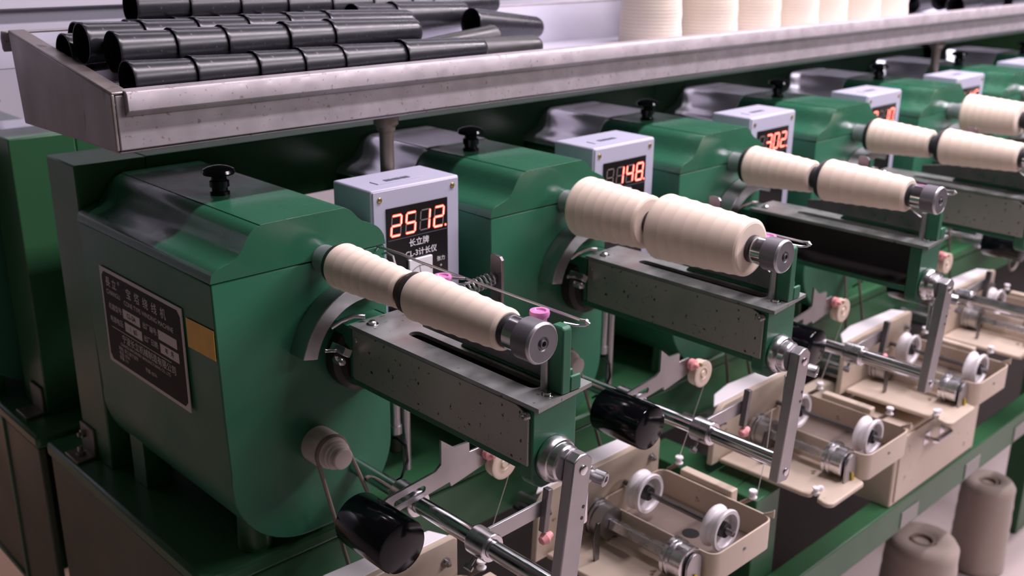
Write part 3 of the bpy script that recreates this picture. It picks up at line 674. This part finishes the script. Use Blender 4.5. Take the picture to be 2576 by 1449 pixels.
# ================================================================== length counters with red digits
SEG = {'0': 'abcdef', '1': 'bc', '2': 'abged', '3': 'abgcd', '4': 'fgbc', '5': 'afgcd', '6': 'afgecd', '7': 'abc', '8': 'abcdefg', '9': 'abcdfg', ' ': ''}
def counter(k, text, label):
    """text: 4 characters; dot after last"""
    x0, x1, yf, yb, zt, zb = 0.0835, 0.2095, 0.347, 0.4185, 0.0515, -0.130
    xo = k * P
    B = (xo + 0.1465, 0.383, zb)
    t = thing('length_counter', label, 'counter', B, 'grey length counters with red digits')
    def part(mb, n, m, bev=0.0, par=None, **kw):
        bmesh.ops.translate(mb.b, verts=mb.b.verts, vec=(xo, 0, 0)); return mb.done(n, m, par or t, B, bevel=bev, **kw)
    part(MB().box(x0, x1, yf, yb, zb, zt), 'housing', GREYP, 0.0022)
    part(MB().box(x0 + 0.002, x1 - 0.002, yf - 0.0016, yf - 0.0001, zb + 0.002, zt - 0.002), 'front_cover', GREYP, 0.0008)
    part(MB().box(0.1080, 0.1720, 0.3660, 0.3820, zt, zt + 0.0010), 'switch_label', GREYP, 0.0003)
    part(MB().box(0.1230, 0.1330, 0.3700, 0.3780, zt + 0.001, zt + 0.0014).box(0.1350, 0.1450, 0.3700, 0.3780, zt + .001, zt + .0014).box(0.1470, 0.1570, 0.3700, 0.3780, zt + .001, zt + .0014), 'push_button', INK, 0)
    for x, z in ((0.0940, 0.0400), (0.1985, 0.0410)):
        s = part(MB().lathe((x, yf - 0.0016, z), (0, -1, 0), [(0, .0034), (.0008, .0032), (.0014, .0020), (.0014, 0)], 20), 'cover_screw', BRASS)
    pn = part(MB().box(0.1020, 0.1900, yf - 0.0028, yf - 0.0016, zb + 0.012, 0.0290), 'display_panel', BLKP, 0.0003)
    # window frame of the display
    ux0, ux1 = 0.1050, 0.1870
    zc, hh = 0.0080, 0.0155
    Y = yf - 0.0029
    n = 4; cw = (ux1 - ux0) / n
    for i in range(n):
        cx = ux0 + cw * (i + 0.5); wv, hv = 0.0066, 0.0115; th = 0.0017; sl = 0.10
        mb = MB(); on = SEG[text[i]]
        segs = {'a': ((-wv, hv), (wv, hv)), 'g': ((-wv, 0), (wv, 0)), 'd': ((-wv, -hv), (wv, -hv)), 'f': ((-wv, 0), (-wv, hv)), 'b': ((wv, 0), (wv, hv)), 'e': ((-wv, -hv), (-wv, 0)), 'c': ((wv, -hv), (wv, 0))}
        for s_, (a, b) in segs.items():
            av = Vector(a); bv = Vector(b); d = (bv - av).normalized(); av += d * th * 0.75; bv -= d * th * 0.75
            nn = Vector((-d.y, d.x))
            def poly(hw, y, mi):
                mb.mi = mi
                q = [av + nn * hw, bv + nn * hw, bv + d * hw, bv - nn * hw, av - nn * hw, av - d * hw]
                mb.prism([(cx + p.x + p.y * sl, zc + p.y) for p in q], 'y', y, y + 0.0002)
            if s_ in on:
                poly(th * 0.95, Y - 0.0001, 1); poly(th * 0.42, Y - 0.0003, 2)
            else: poly(th * 0.42, Y, 0)
        if i == 3 or (i == 0 and text[0] == '.'):
            for r_, mi, yy in ((0.0016, 1, Y - 0.0001), (0.0009, 2, Y - 0.0003)):
                mb.mi = mi; mb.lathe((cx + wv + 0.0030, yy, zc - hv), (0, -1, 0), [(0, r_), (.0002, r_), (.0002, 0)], 14)
        part(mb, 'display_digit', [LEDOFF, LED, LEDC], 0, par=pn)
    part(MB().box(0.1035, 0.1885, yf - 0.00295, yf - 0.0028, -0.0085, -0.0078), 'window_edge', INK, 0, par=pn)
    lt = text_bm(MB(), [('长立牌', 0.0450, 0.0, 0.0098, 'CENTER'), ('CL-3计长仪', 0.0480, -0.0125, 0.0092, 'CENTER'), ('张力', 0.0770, -0.0265, 0.0062, 'CENTER'), ('+', 0.0770, -0.0350, 0.0062, 'CENTER'), ('-', 0.0770, -0.0530, 0.0062, 'CENTER')],
                 ((0.1020, yf - 0.0028, -0.0165), (1, 0, 0), (0, 0, 1)))
    part(lt, 'lettering', WHITE, 0, par=pn)
    mt = part(MB().box(0.1300, 0.1640, yf - 0.0060, yf - 0.0028, -0.0640, -0.0350), 'dial_meter', WHITE, 0.0008, par=pn)
    md = MB().prism([(p[0], p[1]) for p in arc(0.147, -0.064, 0.0205, 40, 140, 12)] + [(p[0], p[1]) for p in reversed(arc(0.147, -0.064, 0.0197, 40, 140, 12))], 'y', yf - 0.0062, yf - 0.0060)
    md.mi = 1; md.prism([(0.1465, -0.058), (0.1475, -0.058), (0.1450, -0.0430), (0.1446, -0.0430)], 'y', yf - 0.0063, yf - 0.0061)
    md.mi = 0; md.lathe((0.147, yf - 0.006, -0.062), (0, -1, 0), [(0, .005), (.0008, .005), (.0008, 0)], 16)
    part(md, 'dial_scale', [INK, LEDOFF], 0, par=pn)
    return t
counter(0, '2512', 'grey counter box showing 2512 in red, beside the nearest winding head')
counter(1, ' 148', 'grey counter box showing 148 in red, behind the fat thread cones')
counter(2, ' 302', 'grey counter box showing 302 in red, third from the left')
counter(3, '0 10', 'grey counter box showing red digits, fourth from the left')
counter(4, '4 45', 'grey counter box with blurred red digits near the top right, farthest but one')
counter(5, ' 120', 'farthest grey counter box at the top right edge')

# ================================================================== beige thread tension unit in front of each head
UB = (0.33, 0.14, -0.43)
def make_tension():
    B = UB
    t = thing('thread_tension_unit', '', 'tension unit', B, 'beige thread tension units with white wheels')
    def part(mb, n, m, bev=0.0008, par=None, **k): return mb.done(n, m, par or t, B, bevel=bev, **k)
    # base plate with notches for the ceramic guides
    out = [(0.2320, 0.2130), (0.2360, 0.0790)] + arc(0.2440, 0.0740, 0.0065, 180, 300, 5) + [(0.2530, 0.0700), (0.2480, 0.0590), (0.2360, 0.0560)] + arc(0.2430, 0.0430, 0.0105, 150, 270, 8) + [(0.3120, 0.0330)] + arc(0.3180, 0.0400, 0.0070, 270, 360, 5) + [(0.3300, 0.0550), (0.3300, 0.2130)]
    part(MB().prism(out, 'z', -0.4110, -0.4040), 'base_plate', BEIGE, 0.0018)
    # long back wall with broad pale top
    wl = [(0.2150, -0.4110), (0.2190, -0.3450)] + arc(0.2440, -0.3440, 0.0240, 172, 95, 8) + [(0.3000, -0.3190), (0.4450, -0.3190), (0.4500, -0.3230), (0.4500, -0.4110)]
    part(MB().prism(wl, 'y', 0.2150, 0.2240), 'back_wall', BEIGE, 0.0012)
    part(MB().prism([(0.2230, 0.2242), (0.4450, 0.2242), (0.4350, 0.2480), (0.3000, 0.2560), (0.2550, 0.2470)], 'z', -0.3250, -0.3200), 'top_cover', WHITEP, 0.002)
    part(MB().lathe((0.2310, 0.2150, -0.3450), (0, -1, 0), [(0, .0062), (.0015, .0062), (.0015, .0038), (.0060, .0038), (.0065, .0020), (.009, .0018), (.009, 0)], 18).lathe((0.4320, 0.2150, -0.3450), (0, -1, 0), [(0, .0062), (.0015, .0062), (.0015, .0038), (.0060, .0038), (.0065, .0020), (.009, .0018), (.009, 0)], 18), 'wall_bolt', STEEL, 0)
    # bowl
    def rr(x0, x1, y0, y1, r):
        return arc(x1 - r, y0 + r, r, -90, 0, 5) + arc(x1 - r, y1 - r, r, 0, 90, 5) + arc(x0 + r, y1 - r, r, 90, 180, 5) + arc(x0 + r, y0 + r, r, 180, 270, 5)
    o1 = rr(0.3300, 0.4560, 0.0360, 0.2140, 0.014); i1 = rr(0.3325, 0.4535, 0.0385, 0.2115, 0.012)
    part(MB().prism(o1, 'z', -0.4080, -0.3680, holes=[i1]), 'bowl_wall', BEIGE, 0.0006)
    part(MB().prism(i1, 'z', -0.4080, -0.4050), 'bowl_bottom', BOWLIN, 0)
    part(MB().prism([(0.0362, -0.3682), (0.0362, -0.3560), (0.0400, -0.3600), (0.0520, -0.3682)], 'x', 0.4535, 0.4560), 'bowl_corner_tab', BEIGE, 0.0006)
    part(MB().lathe((0.3930, 0.0360, -0.3840), (0, -1, 0), [(0, .0026), (.001, .0026), (.002, .0012), (.002, 0)], 14), 'bowl_screw', STEEL, 0)
    part(MB().lathe((0.4000, 0.120, -0.4049), (0, 0, 1), [(0, .0110), (.0006, .0110), (.0006, .006), (0.0002, 0)], 24), 'bowl_drain', RUBBER, 0)
    # block bar along the far side
    part(MB().box(0.4580, 0.4720, 0.1020, 0.1850, -0.3950, -0.3600), 'guide_block', BEIGE, 0.0015)
    # ceramic thread guides on brackets
    for (x, y, z) in ((0.4680, 0.0770, -0.3560), (0.4680, 0.1950, -0.3540)):
        m = MB().lathe((x, y, z - 0.006), (0, 0, 1), [(0, .0052), (.002, .0058), (.004, .0035), (.007, .0035), (.009, .0058), (.011, .0052), (.011, 0)], 18)
        g = part(m, 'ceramic_guide', WHITEP, 0)
        part(MB().cyl((x, y, z - 0.006), (x - 0.002, y + 0.016, z - 0.020), 0.0028, 12), 'guide_stem', BEIGED, 0, par=g)
    m = MB().lathe((0.2460, 0.0640, -0.4070), (0, 0, 1), [(0, .0030), (.005, .0050), (.0065, .0035), (.0085, .0035), (.0105, .0052), (.012, .0048), (.012, 0)], 18).lathe((0.2585, 0.0640, -0.4040), (0, 0, 1), [(0, .0045), (.004, .0045), (.006, .0035), (.006, 0)], 18)
    part(m, 'ceramic_guide', WHITEP, 0)
    # wheels on a common axle
    WX, WZ = 0.3790, -0.3620
    part(MB().cyl((WX, 0.0470, WZ), (WX, 0.2149, WZ), 0.0036, 20), 'wheel_axle', DARKSTEEL, 0)
    part(MB().lathe((WX, 0.0470, WZ), (0, 1, 0), [(-0.003, 0), (-.0030, .0040), (.0070, .0046), (.0075, .0078), (.0110, .0080), (.0115, .0050)], 24), 'axle_nut', DARKSTEEL, 0)
    for y in (0.0640, 0.1820):
        wp = [(-.0105, .0215), (-.0108, .0258), (-.0090, .0270), (-.0062, .0266), (-.0025, .0228), (.0025, .0228), (.0062, .0266), (.0090, .0270), (.0108, .0258), (.0105, .0215), (.0040, .0195), (.0030, .0100), (-.0020, .0100), (-.0025, .0195)]
        wh = part(MB().lathe((WX, y, WZ), (0, 1, 0), wp, 48, closed=True), 'tension_wheel', WHITEP, 0, sharp=45)
        part(MB().lathe((WX, y, WZ), (0, 1, 0), [(-.0105, .0040), (-.0100, .0092), (-.0050, .0100), (.0050, .0100), (.0055, .0040)], 28), 'wheel_hub', RUBBER, 0, par=wh)
    # drums with square bar
    DX, DZ = 0.3120, -0.3796
    for y0, y1, m_ in ((0.0560, 0.0850, ALU), (0.1780, 0.2070, STEEL)):
        L = y1 - y0
        dr = part(MB().lathe((DX, y0, DZ), (0, 1, 0), [(-.002, 0), (-.002, .0030), (0, .0036), (0, .0190), (.0010, .0215), (.0170, .0215), (.0172, .0236), (.0200, .0240), (.0202, .0218), (.0230, .0218), (.0232, .0240), (L - .001, .0240), (L, .0225), (L, 0)], 44), 'wax_drum', m_, 0)
    part(MB().box(DX - 0.0060, DX + 0.0060, 0.0855, 0.1775, DZ - 0.0060, DZ + 0.0060, Matrix.Rotation(0.25, 3, 'Y')), 'square_bar', ALU, 0.0008)
    br = [(DX - 0.0140, -0.4040), (DX - 0.0140, DZ + 0.002)] + arc(DX, DZ + 0.002, 0.0140, 180, 0, 12) + [(DX + 0.0140, -0.4040)]
    part(MB().prism(br, 'y', 0.0500, 0.0535), 'drum_bracket', STEEL, 0.0006)
    part(MB().prism([(DX + 0.002, -0.4040), (DX - 0.001, -0.3900), (DX + 0.004, -0.3920), (DX + 0.008, -0.4040)], 'y', 0.0475, 0.0495), 'yellow_mark', YELLOW, 0)
    part(MB().prism([(0.2620, -0.4040), (0.2580, -0.3700), (0.2640, -0.3520), (0.2700, -0.3520), (0.2700, -0.4040)], 'y', 0.1600, 0.1630), 'upright_lever', DARKSTEEL, 0.0005)
    part(MB().cyl((0.300, 0.2250, -0.400), (0.300, 0.330, -0.400), 0.0065), 'support_rod', STEEL, 0)
    part(MB().box(0.29, 0.44, 0.226, 0.334, -0.418, -0.412).box(0.29, 0.44, 0.05, 0.226, -0.418, -0.4115), 'mounting_bracket', DARKSTEEL, 0.001)
    return t
tu = make_tension()
TL = {0: 'nearest complete beige thread tension unit, at bottom centre beside the steel drop lever', 1: 'second beige thread tension unit from the left, below the fat thread cones',
      2: 'third beige thread tension unit, mounted over the beige drawer box', 3: 'fourth beige thread tension unit, cut by the right edge', -1: 'beige thread tension unit cut by the bottom edge under the black counterweight'}
tu['label'] = TL[0]
for k in (-1, 1, 2, 3, 4):
    if k in TL: dup(tu, (UB[0] + k * P, UB[1], UB[2]), TL[k])

# single thread lines between disc and guides
def line(pts, label):
    b = pts[0]
    o = MB().tube(pts, 0.00045, 6).done('thread_strand', CLOUDY, base=b); tag(o, label, 'thread', 'single threads running to the guides'); return o
for k, l in ((0, 'thin thread hanging from the cream disc under the nearest head'), (1, 'thin thread hanging from the cream disc under the second head'), (2, 'thin thread hanging from the cream disc under the third head')):
    line([(k * P + 0.1440, 0.186, -0.2420), (k * P + 0.108, 0.196, -0.3540)], l)
line([(0.4675, 0.0710, -0.356), (0.4800, 0.071, -0.300), (0.4905, 0.075, -0.245)], 'thin thread rising from the white guide of the nearest tension unit')

# ================================================================== beige drawer box
def make_box():
    B = (1.067, 0.20, -0.565)
    t = thing('drawer_box', 'beige metal box with a silver handle, standing on the low green rail', 'box', B)
    MB().box(0.909, 1.226, 0.093, 0.300, -0.5648, -0.4300).done('housing', BEIGE, t, B, bevel=0.003)
    MB().box(0.920, 1.216, 0.0905, 0.0930, -0.557, -0.4400).done('front_panel', BEIGE, t, B, bevel=0.001)
    h = MB().tube([(1.010, 0.0905, -0.470), (1.010, 0.078, -0.470), (1.014, 0.074, -0.470), (1.064, 0.074, -0.470), (1.068, 0.078, -0.470), (1.068, 0.0905, -0.470)], 0.0045, 10)
    h.box(1.000, 1.020, 0.0895, 0.0905, -0.480, -0.460).box(1.058, 1.078, 0.0895, 0.0905, -0.480, -0.460).done('handle', CHROME, t, B)
    MB().prism([(1.112, -0.4500), (1.150, -0.4500), (1.131, -0.4780)], 'y', 0.0895, 0.0905).done('warning_sticker', YELLOW, t, B)
make_box()
bd = MB().box(-0.9, 0.7, 1.245, 2.6, FZ + 0.0002, FZ + 0.006).done('board', mat('tan_board', (0.60, 0.33, 0.19), 0.5, var=0.1, vscale=3), base=(-0.1, 1.9, FZ), bevel=0.001)
tag(bd, 'tan board lying on the floor at the bottom left corner', 'board')

# ================================================================== grey-brown yarn cones on the floor
yarn_package('yarn_cone', 'grey-brown yarn cone on the floor at the bottom edge, nearer and cut off', 'yarn cone', (1.150, 0.125, FZ), 0.072, 0.064, 0.215, YARNG, group='grey-brown yarn cones on the floor')
yarn_package('yarn_cone', 'tall grey-brown yarn cone on the floor at the right, behind the cut-off one', 'yarn cone', (1.480, 0.140, FZ), 0.057, 0.052, 0.205, YARNG, group='grey-brown yarn cones on the floor')

# ================================================================== winding head of the row behind (seen past the left posts)
mo = dup(proto, (-0.070, 1.09, MBASE[2]), 'winding head of the row behind, glimpsed left of the green posts', rotz=PI, skip=('side_plate',))
dup(tu, (-0.0945 - (UB[0]), 1.56 - UB[1], UB[2]), 'tension unit of the row behind, pale shapes at the left edge', rotz=PI)
